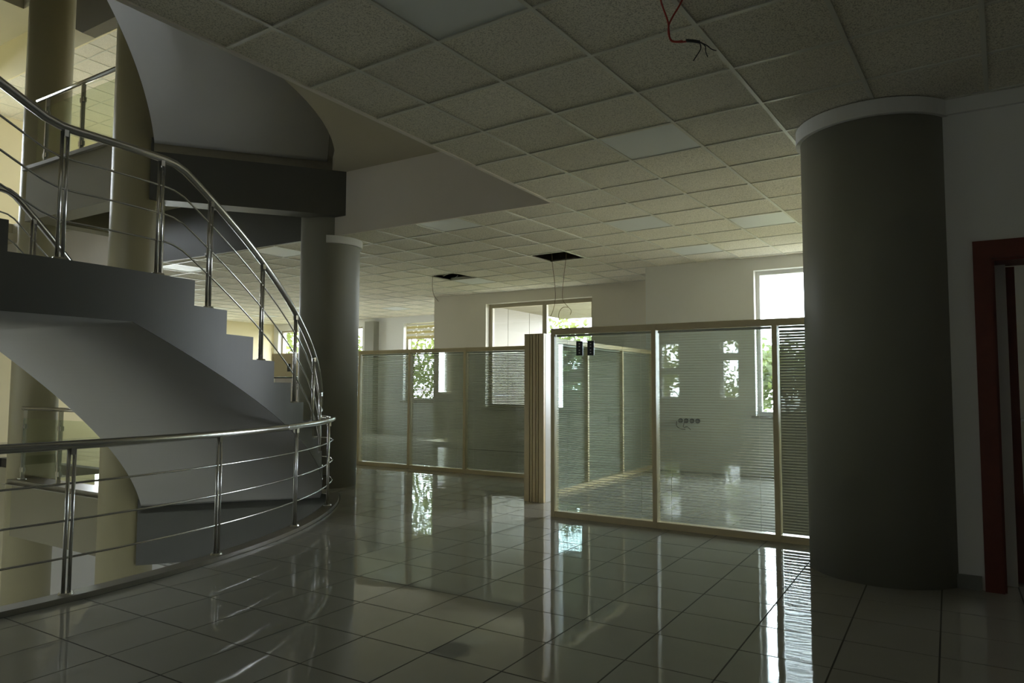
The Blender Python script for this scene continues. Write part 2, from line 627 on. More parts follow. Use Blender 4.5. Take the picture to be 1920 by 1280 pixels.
# lower storey wall with glazing
w = wall_y('wall_lower', 8.0, -21, -4, -FL, -0.15, [(-13.35, -8.0, -2.12, -0.95)], 0.2, M['white'])
struct(w, 'pale wall of the storey below glimpsed through the stairwell', 'wall')
lw = empty('window_9', (-10.7, 8.1, -2.12))
struct(lw, 'bright strip window of the storey below seen through the stairwell', 'window')
for k in range(6):
    x = -13.33 + k * 1.06 - (-10.7)
    MB().box(x - 0.02, x + 0.03, -0.04, 0.04, 0, 1.17).build('mullion', M['upvc'], lw)
MB().box(-2.65, 2.7, -0.04, 0.04, 0, 0.04).build('frame', M['upvc'], lw)
MB().box(-2.65, 2.7, -0.003, 0.003, 0.04, 1.17).build('pane', M['wglass'], lw)

# ------------------------------------------------------------------ windows
def window(name, x0, x1, z0, z1, y, label, mull=(), trans=(), frame=M['upvc'], sill=True, axis='y', fw=0.055, th=WT, sgn=1):
    """framed window set in the wall thickness; axis 'y': wall faces -y, 'x': wall in y-z plane"""
    base = (((x0 + x1) / 2, y + sgn * th * 0.55, z0) if axis == 'y' else (y + sgn * th * 0.55, (x0 + x1) / 2, z0))
    t = empty(name, base)
    struct(t, label, 'window')
    h, wd = z1 - z0, x1 - x0

    def bx(u0, u1, d0, d1, a, b, nm, mt):
        if axis == 'y':
            MB().box(u0, u1, d0, d1, a, b).build(nm, mt, t)
        else:
            MB().box(d0, d1, u0, u1, a, b).build(nm, mt, t)
    W = wd / 2
    bx(-W, -W + fw, -.035, .035, 0, h, 'frame_jamb', frame)
    bx(W - fw, W, -.035, .035, 0, h, 'frame_jamb', frame)
    bx(-W + fw, W - fw, -.035, .035, h - fw, h, 'frame_head', frame)
    bx(-W + fw, W - fw, -.035, .035, 0, fw, 'frame_foot', frame)
    us = [-W + fw] + [m - (x0 + x1) / 2 for m in mull] + [W - fw]
    zs = [fw] + list(trans) + [h - fw]
    for m in us[1:-1]:
        bx(m - fw * .6, m + fw * .6, -.035, .035, fw, h - fw, 'mullion', frame)
    for z in zs[1:-1]:
        bx(-W + fw, W - fw, -.03, .03, z - fw * .45, z + fw * .45, 'transom', frame)
    for i in range(len(us) - 1):
        for k in range(len(zs) - 1):
            bx(us[i] + .005, us[i + 1] - .005, -.004, .004, zs[k] + .005, zs[k + 1] - .005, 'pane', M['wglass'])
    if sill and axis == 'y':
        bx(-W - .05, W + .05, -th * .55 - .06, -.035, -.03, 0.0, 'sill', M['stone'])
    # daylight portal just inside the frame
    if axis == 'y':
        portal(x0, x1, base[1] - sgn * .05, base[1] - sgn * .05, z0, z1, (0, -sgn, 0))
    else:
        portal(base[0] - sgn * .05, base[0] - sgn * .05, x0, x1, z0, z1, (-sgn, 0, 0))
    return t


window('window_4', *W4, 10.25, 'tall white window glowing above the glazed office partition beside the column', sill=True)
window('added_window_5', *W5, 10.25, 'unseen window added to light the room behind the red-brown doorway')
w3 = window('window_3', *W3, 11.52, 'wide two-pane window with taupe frame behind the cream post', mull=[-6.47], frame=M['winframe'], fw=0.075)
w2 = window('window_2', *W2, 14.3, 'window with yellow striped roller blind behind the low partition', frame=M['winframe'])
w1 = window('window_1', *W1, 14.3, 'small distant window seen between the stair railing and the column', frame=M['winframe'])
window('added_window_11', *W1B, 14.3, 'window added for light, hidden behind the round column', frame=M['winframe'])
for k, u in enumerate(U1):
    window('added_window_6', *u, 14.3, 'unseen upper storey window added on the far wall, number %s from the side wall' % ('one', 'two')[k])
for k, u in enumerate(LW):
    window('added_window_10', *u, 14.3, 'unseen lower storey window added on the far wall, number %s from the side wall' % ('one', 'two')[k])
for k, u in enumerate(LWIN):
    st = 'upper' if u[2] > 3 else ('lower' if u[2] < -1 else 'same')
    window('unseen_window_7', *u, -17.25, '%s storey unseen side wall window beyond the stairwell, %s along the wall' % (st, ('first', 'second', 'third', 'fourth', 'fifth', 'sixth', 'seventh', 'eighth', 'ninth', 'tenth')[k]), axis='x', sgn=-1, sill=False)
for k, u in enumerate(SWIN):
    window('added_window_12', *u, 5.0, 'unseen wide lower storey window added in the blank side wall, %s along it' % ('first', 'second', 'third')[k], axis='x', sgn=1, sill=False, mull=[(u[0] + u[1]) / 2])
for k, u in enumerate(BWIN):
    window('unseen_window_8', *u, -8.0, 'out-of-view window in the wall behind the viewpoint, %s in order' % ('first', 'second', 'third', 'fourth', 'fifth', 'sixth', 'seventh', 'eighth')[k], sgn=-1, sill=False)
# striped roller blind on window_2
rb = empty('roller_blind', (-10.94, 14.30, 2.5))
tag(rb, 'yellow and white striped roller blind half drawn on the distant window', 'blind')
MB().tube([(-1.18, 0.03, .33), (1.18, 0.03, .33)], .028, 12).build('roller', M['blindwhite'], rb)
for k in range(5):
    MB().box(-1.16, 1.16, .026, .032, .30 - (k + 1) * .065, .30 - k * .065 - .002).build('stripe', M['blindfab' if k % 2 == 0 else 'blindwhite'], rb)
MB().box(-1.17, 1.17, .02, .038, -.04, -.025).build('bottom_bar', M['winframe'], rb)

# ------------------------------------------------------------------ suspended ceiling
CA = -0.6074 + 0.553
OXc, OYc = -1.042, 3.450
cu = (math.cos(CA), math.sin(CA))
cv = (-math.sin(CA), math.cos(CA))


def cpt(c, r):
    return OXc + .6 * (c * cu[0] + r * cv[0]), OYc + .6 * (c * cu[1] + r * cv[1])


ceiling = empty('ceiling', (0, 0, CE))
struct(ceiling, 'grey suspended ceiling of square mineral tiles in pale metal bars', 'ceiling')
PANELS = {(-2, -2): 'nearest the viewpoint, cut by the picture top', (-2, 2): 'between the red cable and the big column',
          (-7, 4): 'beside the white bulkhead edge', (-2, 7): 'brightest one beside the big column', (-4, 6): 'two tiles from the brightest one',
          (-4, 9): 'nearest the tall white window', (-11, 10): 'beside the smaller ceiling hole', (-18, 14): 'far off above the striped blind',
          (-16, 4): 'behind the stair railing over the steps', (-12, 4): 'beside the round column behind the stair railing',
          (-24, 10): 'far off low behind the stair steps', (-21, 12): 'far off above the small distant window', (-25, 13): 'at the far end of the bay'}
HOLES = {(-7, 8), (-11, 9)}
COLS = [(-0.40, 5.44, 0.47)]


def regions(poly):
    """pieces of a ceiling cell lying over the floor side or beyond the stairwell edge"""
    out = []
    A_ = clip(clip(poly, 1, 0, EDGE_X), -1, 0, -5.0)
    A_ = clip(clip(A_, 0, 1, -7.9), 0, -1, -10.25) if len(A_) > 2 else []
    B_ = clip(clip(poly, -1, 0, -EDGE_X), 0, 1, EDGE_Y)
    if len(B_) > 2:
        cx_ = sum(p[0] for p in B_) / len(B_)
        B_ = clip(B_, 0, -1, -(10.25 if cx_ > -3.92 else 11.52 if cx_ > -9.0 else 14.3))
        if len(B_) > 2:
            B_ = clip(B_, 1, 0, -17.25)
    for q in (A_, B_):
        if len(q) > 2 and area(q) > 0.002:
            out.append(q)
    return out


ccells = []
for c in range(-30, 11):
    for r in range(-20, 19):
        g = .002 / .6
        poly = [cpt(c + g, r + g), cpt(c + 1 - g, r + g), cpt(c + 1 - g, r + 1 - g), cpt(c + g, r + 1 - g)]
        xm, ym = cpt(c + .5, r + .5)
        for q in regions(poly):
            s = 0
            if in_frame(xm, ym, CE, 120):
                s = 1 / (CAM_INV @ Vector((xm, ym, CE))).z ** 2
            ccells.append((s, c, r, q, abs(area(q) - area(poly)) < 1e-6, xm, ym))
ccells.sort(key=lambda t: -t[0])
cmesh = None
cfar = MB()
n = 0
for s, c, r, q, full, xm, ym in ccells:
    if (c, r) in HOLES:
        continue
    if (c, r) in PANELS and full:
        t = empty('ceiling_light_panel', (xm, ym, CE))
        t.rotation_euler = (0, 0, CA)
        tag(t, 'smooth white ceiling light panel ' + PANELS[(c, r)], 'light panel', 'light panels in the tiled ceiling')
        MB().box(-.298, .298, -.298, .298, .012, .05).build('housing', M['cbar'], t)
        MB().box(-.286, .286, -.286, .286, .0065, .012).build('diffuser', M['panel'], t)
        continue
    if (c, r) in PANELS and area(q) > .12:
        t = empty('ceiling_light_panel', (xm, ym, CE))
        tag(t, 'smooth white ceiling light panel ' + PANELS[(c, r)], 'light panel', 'light panels in the tiled ceiling')
        ql = [(x - xm, y - ym) for x, y in q]
        MB().prism(ql, .012, .05).build('housing', M['cbar'], t)
        MB().prism([(x * .955, y * .955) for x, y in ql], .0065, .012).build('diffuser', M['panel'], t)
        continue
    if s > 0 and n < 300:
        n += 1
        if full:
            if cmesh is None:
                cmesh = MB().box(-.298, .298, -.298, .298, .008, .022).mesh('ceiling_tile', M['ctile'])
            o = bpy.data.objects.new('ceiling_tile', cmesh)
            o.location = (xm, ym, random.uniform(0, .0015))
            o.rotation_euler = (random.uniform(-.002, .002), random.uniform(-.002, .002), CA)
            o.parent = ceiling
            col.objects.link(o)
        else:
            MB().prism(q, .008, .022).build('ceiling_tile', M['ctile'], ceiling)
    else:
        cfar.prism(q, .008, .022)
o = cfar.build('distant_ceiling_tiles', M['ctile'], ceiling)
o['kind'] = 'stuff'
# metal bars: one strip per grid line
for c in range(-29, 11):
    a0, a1 = cpt(c, -20), cpt(c, 19)
    hw = .012
    poly = [(a0[0] - cu[0] * hw, a0[1] - cu[1] * hw), (a0[0] + cu[0] * hw, a0[1] + cu[1] * hw), (a1[0] + cu[0] * hw, a1[1] + cu[1] * hw), (a1[0] - cu[0] * hw, a1[1] - cu[1] * hw)]
    for q in regions(poly):
        MB().prism(q, .0, .008).build('ceiling_bar', M['cbar'], ceiling)
for r in range(-19, 19):
    a0, a1 = cpt(-30, r), cpt(11, r)
    hw = .0115
    poly = [(a0[0] - cv[0] * hw, a0[1] - cv[1] * hw), (a1[0] - cv[0] * hw, a1[1] - cv[1] * hw), (a1[0] + cv[0] * hw, a1[1] + cv[1] * hw), (a0[0] + cv[0] * hw, a0[1] + cv[1] * hw)]
    for q in regions(poly):
        MB().prism(q, .0008, .0085).build('ceiling_bar', M['cbar'], ceiling)
# bulkheads closing the edge of the suspended ceiling
b1 = MB().box(EDGE_X - .03, EDGE_X, -7.9, EDGE_Y, CE - .002, SOF).build('trim_5', M['plaster'])
struct(b1, 'plasterboard edge of the tiled ceiling beside the stairwell', 'bulkhead')
b2 = MB().box(-6.34, EDGE_X, EDGE_Y - .03, EDGE_Y, CE - .002, SOF).build('trim_6', M['plaster'])
struct(b2, 'white plasterboard bulkhead above the lower tiled ceiling beside the round column', 'bulkhead')
b3 = MB().box(-10.6, -6.90, EDGE_Y - .03, EDGE_Y, CE - .002, SOF).build('trim_7', M['dgrey'])  # same bulkhead goes on pale; here its shade is put into the colour
struct(b3, 'bulkhead part darkened with painted-in shade behind the stair railing at the edge of the distant ceiling', 'bulkhead')
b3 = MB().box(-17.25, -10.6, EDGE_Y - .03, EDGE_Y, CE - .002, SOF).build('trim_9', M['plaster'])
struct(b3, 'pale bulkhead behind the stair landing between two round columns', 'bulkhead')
# upper storey ceiling and bulkhead seen through the stairwell
uc = MB().box(-17.25, -6.9, EDGE_Y, 14.3, FL + CE, FL + CE + .03).build('ceiling_upper', M['ctile'])
struct(uc, 'tiled ceiling of the upper storey seen above the glass balustrade', 'ceiling')
for k in range(18):
    x = -17.1 + k * .6
    MB().box(x - .012, x + .012, EDGE_Y, 14.3, FL + CE - .006, FL + CE).build('ceiling_bar', M['cbar'], uc)
for k in range(13):
    y = EDGE_Y + .3 + k * .6
    MB().box(-17.25, -6.9, y - .012, y + .012, FL + CE - .006, FL + CE - .001).build('ceiling_bar', M['cbar'], uc)
b4 = MB().box(-17.25, -6.90, EDGE_Y - .03, EDGE_Y, FL + CE - .002, FL + SOF).build('trim_8', M['cream'])
struct(b4, 'sunlit cream bulkhead of the upper storey between two columns', 'bulkhead')

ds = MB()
pts_ = [(-13.42, FL + SOF), (-11.9, 6.98), (-10.6, 6.98), (-10.6, FL + SOF)]  # outline of a diagonal shadow, built as a dark solid
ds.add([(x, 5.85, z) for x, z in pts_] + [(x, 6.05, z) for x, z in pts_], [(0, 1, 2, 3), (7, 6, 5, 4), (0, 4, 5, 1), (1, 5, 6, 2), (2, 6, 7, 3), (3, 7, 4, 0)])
ds = ds.build('shade_piece', M['shade_umber'])
struct(ds, 'dark piece standing in for a diagonal shadow high behind the upper gallery column', 'bulkhead')

# ------------------------------------------------------------------ columns
def column(name, x, y, r, z0, z1, mat, label, cap=None, seg=64):
    t = empty(name, (x, y, z0))
    struct(t, label, 'column')
    MB().cyl(0, 0, 0, z1 - z0, r, seg).build('shaft', mat, t, smooth=True)
    if cap:
        a0, a1, zc0, zc1 = cap
        nn = 40
        vs, fs = [], []
        for i in range(nn + 1):
            a = math.radians(a0 + (a1 - a0) * i / nn)
            for rr, zz in ((r - .005, zc0), (r + .03, zc0), (r + .03, zc1), (r - .005, zc1)):
                vs.append((rr * math.cos(a), rr * math.sin(a), zz - z0))
        for i in range(nn):
            for k in range(4):
                fs.append((4 * i + k, 4 * i + (k + 1) % 4, 4 * i + 4 + (k + 1) % 4, 4 * i + 4 + k))
        if abs(a1 - a0) < 359:
            fs += [(0, 1, 2, 3), (4 * nn, 4 * nn + 1, 4 * nn + 2, 4 * nn + 3)]
        MB().add(vs, fs).build('collar', M['white'], t)
    return t


cr_ = column('column_1', -0.40, 5.44, 0.47, 0, SOF, M['colgrey'], 'big dark grey round column with white collar beside the white wall', (150, 372, 2.955, CE))
cm_ = column('column_2', -6.62, 6.34, 0.365, -FL, 2 * FL + SOF, M['colgrey'], 'grey round column with white collar at the foot of the spiral stair', (-52, 150, 2.965, CE))
column('column_3', -7.76, 4.49, 0.275, -FL, 2 * FL + SOF, M['olive'], 'olive-lit round column rising behind the stair landing', None)
column('column_4', -10.28, 4.66, 0.27, -FL, 2 * FL + SOF, M['olive'], 'round column at the picture edge beside the glass balustrade', None)
pl_ = MB().box(-13.38, -13.05, 14.1, 14.3, 0, 2.97).build('column_5', M['colgrey'])
struct(pl_, 'narrow grey pilaster on the distant back wall', 'column')

# ------------------------------------------------------------------ spiral stair
RISE = 1.965 / 11
DA = 3.95
RO, RI = 4.80, 2.93


def top_z(deg):
    if deg > 10.8:
        k = int((deg - 10.8) / DA - 1e-6) + 1
        return max(0, (11 - k) * RISE)
    if deg > -3.7:
        return 11 * RISE
    k = int((-3.7 - deg) / DA - 1e-6) + 1
    return min(22, 11 + k) * RISE


def sof_z(deg):
    if deg >= 5:
        return 1.63 - 0.0364 * (deg - 5)
    if deg >= -8:
        return 1.63
    return 1.63 + 0.0452 * (-8 - deg)


def make_stair(z, label):
    t = empty('spiral_staircase', pol(3.9, 50.3, z))
    tag(t, label, 'staircase')
    off = Vector(pol(3.9, 50.3, 0))
    A0, A1 = -47.2, 51.7
    degs = [A0 + (A1 - A0) * i / 120 for i in range(121)]
    br = [10.8 + DA * k for k in range(11)] + [-3.7 - DA * k for k in range(12)]
    degs = sorted(set([round(d, 4) for d in degs if min(abs(d - b) for b in br) > .12] + [round(b, 4) for b in br] + [5.0, -8.0]))

    def P(r, d, zz):
        v = pol(r, d, zz)
        return (v[0] - off.x, v[1] - off.y, v[2])
    # outer and inner stringers with the stepped outline
    for r0, r1 in ((RO - .05, RO), (RI, RI + .05)):
        mb = MB()
        for i in range(len(degs) - 1):
            d0, d1 = degs[i], degs[i + 1]
            zt = top_z((d0 + d1) / 2)
            s0, s1 = sof_z(d0), sof_z(d1)
            mb.add([P(r0, d0, s0), P(r1, d0, s0), P(r1, d1, s1), P(r0, d1, s1), P(r0, d0, max(zt, s0 + .02)), P(r1, d0, max(zt, s0 + .02)), P(r1, d1, max(zt, s1 + .02)), P(r0, d1, max(zt, s1 + .02))],
                   [(0, 3, 2, 1), (4, 5, 6, 7), (1, 2, 6, 5), (3, 0, 4, 7)] + ([(0, 1, 5, 4)] if i == 0 or abs(top_z(degs[i] - .05) - zt) > .01 else []) + ([(2, 3, 7, 6)] if i == len(degs) - 2 or abs(top_z(degs[i + 1] + .05) - zt) > .01 else []))
        mb.build('stringer', M['dgrey'], t)
    # soffit sheet
    mb = MB()
    vs, fs = [], []
    for d in degs:
        zz = sof_z(d)
        vs += [P(RI + .004, d, zz - .004), P(RO - .004, d, zz - .004), P(RO - .004, d, zz + .03), P(RI + .004, d, zz + .03)]
    for i in range(len(degs) - 1):
        for k in range(4):
            fs.append((4 * i + k, 4 * i + (k + 1) % 4, 4 * i + 4 + (k + 1) % 4, 4 * i + 4 + k))
    e = 4 * (len(degs) - 1)
    fs += [(0, 1, 2, 3), (e, e + 1, e + 2, e + 3)]
    mb.add(vs, fs).build('soffit', M['stairsoffit'], t, smooth=True)
    # treads with risers, and the landing
    def wedge(d0, d1, z0, z1, nm, mat):
        k = max(2, int((d1 - d0) / 2) + 1)
        mbb = MB()
        pts = [P(RI + .05, d0 + (d1 - d0) * i / k, 0) for i in range(k + 1)] + [P(RO - .05, d1 - (d1 - d0) * i / k, 0) for i in range(k + 1)]
        mbb.prism([(p[0], p[1]) for p in pts], z0, z1)
        mbb.build(nm, mat, t)
    for k in range(10):
        d0 = 10.8 + DA * k
        zt = (10 - k) * RISE
        wedge(d0, d0 + DA, max(sof_z(d0) + .035, zt - RISE), zt - .004, 'step', M['stone'])
    wedge(-3.7, 10.8, 1.72, 11 * RISE - .004, 'landing', M['stone'])
    for k in range(11):
        d1 = -3.7 - DA * k
        zt = (12 + k) * RISE
        wedge(d1 - DA, d1, zt - RISE, zt - .004, 'step', M['stone'])
    return t


main_stair = make_stair(0, 'grey curved staircase with stepped side and steel railings climbing from this floor')
make_stair(FL, 'underside of the next curved stair flight hanging above the column')
make_stair(-FL, 'curved staircase rising from the storey below inside the stairwell')

# ------------------------------------------------------------------ railings
def twin_post(t, x, y, z, h, ang):
    """post of two thin tubes on a base plate; ang = direction along the rail"""
    dx, dy = math.cos(ang) * .016, math.sin(ang) * .016
    p = MB()
    for s in (-1, 1):
        p.cyl(x + s * dx, y + s * dy, z, z + h, .0105, 10)
    po = p.build('post', M['steel'], t, smooth=True)
    MB().cyl(x, y, z, z + .012, .042, 20, .036).build('base_plate', M['steel'], po)
    MB().box(x - .02, x + .02, y - .012, y + .012, z + h - .03, z + h + .01).build('bracket', M['steel'], po)
    return po


fr_ = empty('floor_railing', pol(4.92, 20, 0.03))
tag(fr_, 'steel tube railing with three thin rails along the stairwell kerb', 'railing')
o0 = Vector(pol(4.92, 20, 0.03))
RP = 4.915


def fr_path(z):
    pts = [Vector(pol(RP, d, z)) for d in range(-60, 44, 2)] + [Vector(pol(RP - .03, 45, z)), Vector(pol(RP - .09, 46.2, z)), Vector(pol(RP - .17, 46.6, z))]
    return [p - o0 for p in pts]


MB().tube(fr_path(.875), .0265, 14).build('handrail', M['steel'], fr_, smooth=True)
for h in (.655, .445, .235):
    MB().tube(fr_path(h), .0065, 8).build('rail', M['steel'], fr_, smooth=True)
for d in (-49.4, -37, -24.6, -12.2, .2, 12.7, 25.1, 37.3):
    p = Vector(pol(RP, d, .03)) - o0
    twin_post(fr_, p.x, p.y, p.z, .82, math.radians(d + 90))
MB().tube([Vector(pol(RP, 22.6 + .0 * k, .875)) - o0 + Vector((0, 0, 0)) if k == 0 else Vector(pol(RP, 23.0, .875)) - o0 for k in range(2)], .0265, 14).build('joint_sleeve', M['steel'], fr_, smooth=True)


def rail_z(d):
    if d > 9:
        return 2.765 - .0452 * (d - 9)
    if d > -1:
        return 2.765
    return 2.765 + .0452 * (-1 - d)


def stair_rail(t, r, label, d1, d0=-44, posts=()):
    o = Vector(pol(3.9, 50.3, 0))
    ds = [d0 + (d1 - d0) * i / 90 for i in range(91)]

    def path(dz):
        # rounded knees at the landing
        out = []
        for d in ds:
            z = (rail_z(d - .8) + rail_z(d) + rail_z(d + .8)) / 3
            out.append(Vector(pol(r, d, z - dz)) - o)
        return out
    MB().tube(path(0), .0265, 14).build('handrail', M['steel'], t, smooth=True)['label'] = label
    for dz in (.185, .375, .565):
        MB().tube(path(dz)[:-3], .0065, 8).build('rail', M['steel'], t, smooth=True)
    for d in posts:
        zt = top_z(d)
        p = Vector(pol(r, d, zt)) - o
        twin_post(t, p.x, p.y, p.z, rail_z(d) - zt - .025, math.radians(d + 90))
    return t


stair_rail(main_stair, 4.765, 'steel handrail climbing the outer edge of the curved staircase', 49, -44, [48.3, 44.3, 36.5, 28.6, 20.7, 12.8, 7.4, -.3, -9.6, -17.5, -25.4, -33.3, -41.2])
stair_rail(main_stair, 2.965, 'steel handrail on the inner edge of the curved stair', 49, -44, [44.3, 36.5, 28.6, 20.7, 12.8, 4, -9.6, -17.5, -25.4, -33.3])


def glass_balustrade(x0, x1, y, z, posts, label):
    t = empty('glass_balustrade', ((x0 + x1) / 2, y, z))
    tag(t, label, 'balustrade')
    xm = (x0 + x1) / 2
    MB().tube([(x0 - xm, 0, .885), (x1 - xm, 0, .885)], .025, 14).build('top_rail', M['steel'], t, smooth=True)
    ps = sorted(posts)
    for p in ps:
        po = MB().box(p - xm - .012, p - xm + .012, -.022, .022, 0, .86).build('post', M['steel'], t)
        for zz in (.12, .66):
            MB().box(p - xm - .045, p - xm + .045, -.018, .018, zz - .028, zz + .028).build('glass_clamp', M['steel'], po)
        MB().cyl(p - xm, 0, 0, .012, .05, 16).build('base_plate', M['steel'], po)
    ed = [x0] + ps + [x1]
    for i in range(len(ed) - 1):
        if ed[i + 1] - ed[i] > .12:
            MB().box(ed[i] - xm + .025, ed[i + 1] - xm - .025, -.005, .005, .06, .76).build('glass_panel', M['bglass'], t)
    return t


glass_balustrade(-9.98, -7.84, 4.40, FL + .045, [-9.72, -8.86, -7.95], 'glass balustrade with steel top rail on the upper gallery between the columns')
glass_balustrade(-9.98, -7.84, 4.40, .045, [-9.93, -9.05, -7.98], 'glass balustrade with steel top rail across the stairwell on this floor')

# second set of rails left of the far column, upper gallery
gr = empty('gallery_railing', (-12.0, 5.8, FL))
tag(gr, 'thin steel rails at the picture edge behind the far round column', 'railing')
for h in (.25, .45, .65):
    MB().tube([(-1.5, 0, h), (1.6, 0, h)], .007, 8).build('rail', M['steel'], gr)
MB().tube([(-1.5, 0, .88), (1.6, 0, .88)], .024, 12).build('handrail', M['steel'], gr, smooth=True)
for x in (-1.4, -.4, .6, 1.5):
    twin_post(gr, x, 0, 0, .86, 0)

# ------------------------------------------------------------------ glazed partitions
PH = 1.78


def slat_mesh(L, z0, z1, pitch, width, tilt):
    """curved blind slats between two heights, along local x from 0 to L"""
    mb = MB()
    n_ = int((z1 - z0) / pitch)
    ca, sa = math.cos(tilt), math.sin(tilt)
    for k in range(n_):
        z = z0 + pitch * (k + .5)
        row = []
        for u, hgt in ((-.5, 0), (0, .0016), (.5, 0)):
            dy, dz = u * width * ca - hgt * sa, u * width * sa + hgt * ca
            row.append((dy, z + dz))
        o_ = len(mb.v)
        for dy, zz in row:
            mb.v += [(0.0, dy, zz), (L, dy, zz)]
        mb.f += [(o_, o_ + 1, o_ + 3, o_ + 2), (o_ + 2, o_ + 3, o_ + 5, o_ + 4)]
    return mb


def partition(name, p0, axis, posts, label, tilts, skip=(), solid=None):
    """posts: positions along the axis from p0; two glass sheets with blinds between"""
    t = empty(name, (*p0, 0))
    if axis == 'y':
        t.rotation_euler = (0, 0, pi / 2)
    tag(t, label, 'partition', kind='thing')
    D = .04
    for p in posts:
        MB().box(p - .02, p + .02, -D - .004, D + .004, 0, PH).build('post', M['alu'], t)
    L0, L1 = posts[0] + .02, posts[-1] - .02
    for i in range(len(posts) - 1):
        a, b = posts[i] + .02, posts[i + 1] - .02
        MB().box(a, b, -D, D, PH - .055, PH).build('head_rail', M['alu'], t)
        MB().box(a, b, -D, D, 0, .055).build('base_rail', M['alu'], t)
        if i in skip:
            continue
        zb, zt = .058, PH - .058
        if solid and i in solid:
            zt = solid[i]
            MB().box(a, b, -.03, .03, zt + .02, PH - .055).build('solid_panel', M['alu'], t)
            MB().box(a, b, -.034, .034, zt - .02, zt + .02).build('mid_rail', M['alu'], t)
        for yy in (-.028, .028):
            MB().box(a, b, yy - .003, yy + .003, zb, zt).build('glass_pane', M['pglass'], t)
        bl = slat_mesh(b - a - .02, zb + .01, zt - .02, .0225, .0245, tilts[i]).build('blind_slats', M['slat'], t, loc=(a + .01, 0, 0))
        bl['kind'] = 'stuff'
        MB().box(a + .01, b - .01, -.012, .012, zt - .022, zt - .002).build('blind_head', M['slat'], t)
        for fr in (.12, .88):
            MB().cyl(a + (b - a) * fr, 0, zb, zt, .0012, 6).build('ladder_cord', M['blindwhite'], t)
    return t


p2 = partition('glazed_partition', (-3.22, 6.0), 'x', [0, 1.01, 2.03, 3.05], 'cream framed glass office partition with blinds beside the big column', [.10, .06, 1.12])
p1 = partition('glazed_partition', (-9.96, 8.28), 'x', [0, 1.02, 2.04, 3.06, 4.08, 5.10, 6.02], 'distant cream framed glass partition with grey blinds behind the round column', [.7, .7, .62, .68, .72, .66], solid={0: 1.40})
p3 = partition('glazed_partition', (-3.86, 6.90), 'y', [0.02, 1.10, 2.20, 3.32], 'side glass partition running back from the ribbed cream post to the wall', [.6, .6, .6])
# ribbed end post
ep = MB().box(-3.905, -3.685, 6.625, 6.88, 0, PH + .005).build('ribbed_post', M['groove'])
tag(ep, 'ribbed cream aluminium end post standing at the office entrance', 'post')
xs = [-3.912, -3.845, -3.822, -3.785, -3.760, -3.678]
ribs = [(-3.914, -3.853), (-3.841, -3.820), (-3.809, -3.777), (-3.766, -3.746), (-3.735, -3.676)]
for a, b in ribs:
    MB().box(a, b, 6.60, 6.64, 0, PH + .008).build('rib', M['alu'], ep)
MB().box(-3.70, -3.674, 6.64, 6.885, 0, PH + .008).build('side_profile', M['upvc'], ep)
MB().box(-3.916, -3.89, 6.64, 6.885, 0, PH + .008).build('side_profile', M['alu'], ep)
MB().box(-3.914, -3.676, 6.60, 6.885, PH + .008, PH + .014).build('cap', M['alu'], ep)
# black plates on the office glass
for k, (xa, xb) in enumerate(((-2.965, -2.90), (-2.85, -2.785))):
    t = MB().box(xa, xb, 5.952, 5.9655, 1.515, 1.65).build('door_plate', M['black'])
    tag(t, 'small black plate with pale screws high on the office glass, %s the ribbed post' % ('nearer' if k == 0 else 'farther from'), 'plate', 'black plates on the office glass')
    for z in (1.54, 1.565, 1.60, 1.625):
        MB().box((xa + xb) / 2 - .006, (xa + xb) / 2 + .006, 5.949, 5.952, z - .005, z + .005).build('screw', M['upvc'], t)
# wall sockets in the office
for k in range(4):
    x = -3.39 + k * .085
    t = MB().cyl(0, 0, 0, .02, .033, 20).build('wall_socket', M['black'], None, False, (x, 10.25, .735))
    t.rotation_euler = (pi / 2, 0, 0)
    tag(t, 'round black wall socket in the glazed office, %s of four from the side partition' % ('first', 'second', 'third', 'fourth')[k], 'socket', 'round sockets on the office wall')
    MB().cyl(0, 0, .02, .024, .024, 16).build('insert', M['skirt'], t)
t = empty('loose_wires', (-3.35, 10.2, .64))
tag(t, 'tangle of loose pale wires hanging under the round wall sockets', 'wires')
for k in range(4):
    pts = [(-.1 + .06 * k, .04, .08), (-.08 + .05 * k, -.02, .02 - .01 * k), (-.02 + .05 * k, -.03, -.02 + .015 * k), (.05 + .04 * k, -.02, -.03)]
    MB().tube(cr_spline(pts, 5), .005, 6).build('wire', M['upvc' if k % 2 else 'black'], t)
# notice with lettering on the far partition, glimpsed between the rails
nt_ = MB().box(-9.86, -9.16, 8.215, 8.222, .92, 1.355).build('notice_board', M['paper'])
tag(nt_, 'white notice with black lettering on the far partition behind the stair rails', 'notice')
MB().box(-9.88, -9.14, 8.208, 8.224, 1.355, 1.375).build('top_edge', M['black'], nt_)
SEG = {'T': [(0, 1, 1, 1), (.5, 0, .5, 1)], 'S': [(1, 1, 0, 1), (0, 1, 0, .5), (0, .5, 1, .5), (1, .5, 1, 0), (1, 0, 0, 0)],
       'L': [(0, 0, 0, 1), (0, 0, .8, 0)], 'I': [(.5, 0, .5, 1)], 'K': [(0, 0, 0, 1), (0, .5, .9, 1), (0, .5, .9, 0)]}


def letters(word, x, z, h, y, parent):
    for ch in word:
        mb = MB()
        for ax, az, bx_, bz in SEG[ch]:
            A = Vector((x + ax * h * .55, y, z + az * h))
            B = Vector((x + bx_ * h * .55, y, z + bz * h))
            mb.tube([A, B], h * .09, 4)
        mb.build('letter', M['ink'], parent)
        x += h * (.4 if ch == 'I' else .8)


letters('TS', -9.345, 1.235, .045, 8.212, nt_)
letters('LIK', -9.345, 1.165, .045, 8.212, nt_)
sw = MB().box(-9.56, -9.50, 8.22, 8.2358, 1.47, 1.60).build('switch_plate', M['black'])
tag(sw, 'dark switch plate on the cream panel behind the stair rails', 'switch')

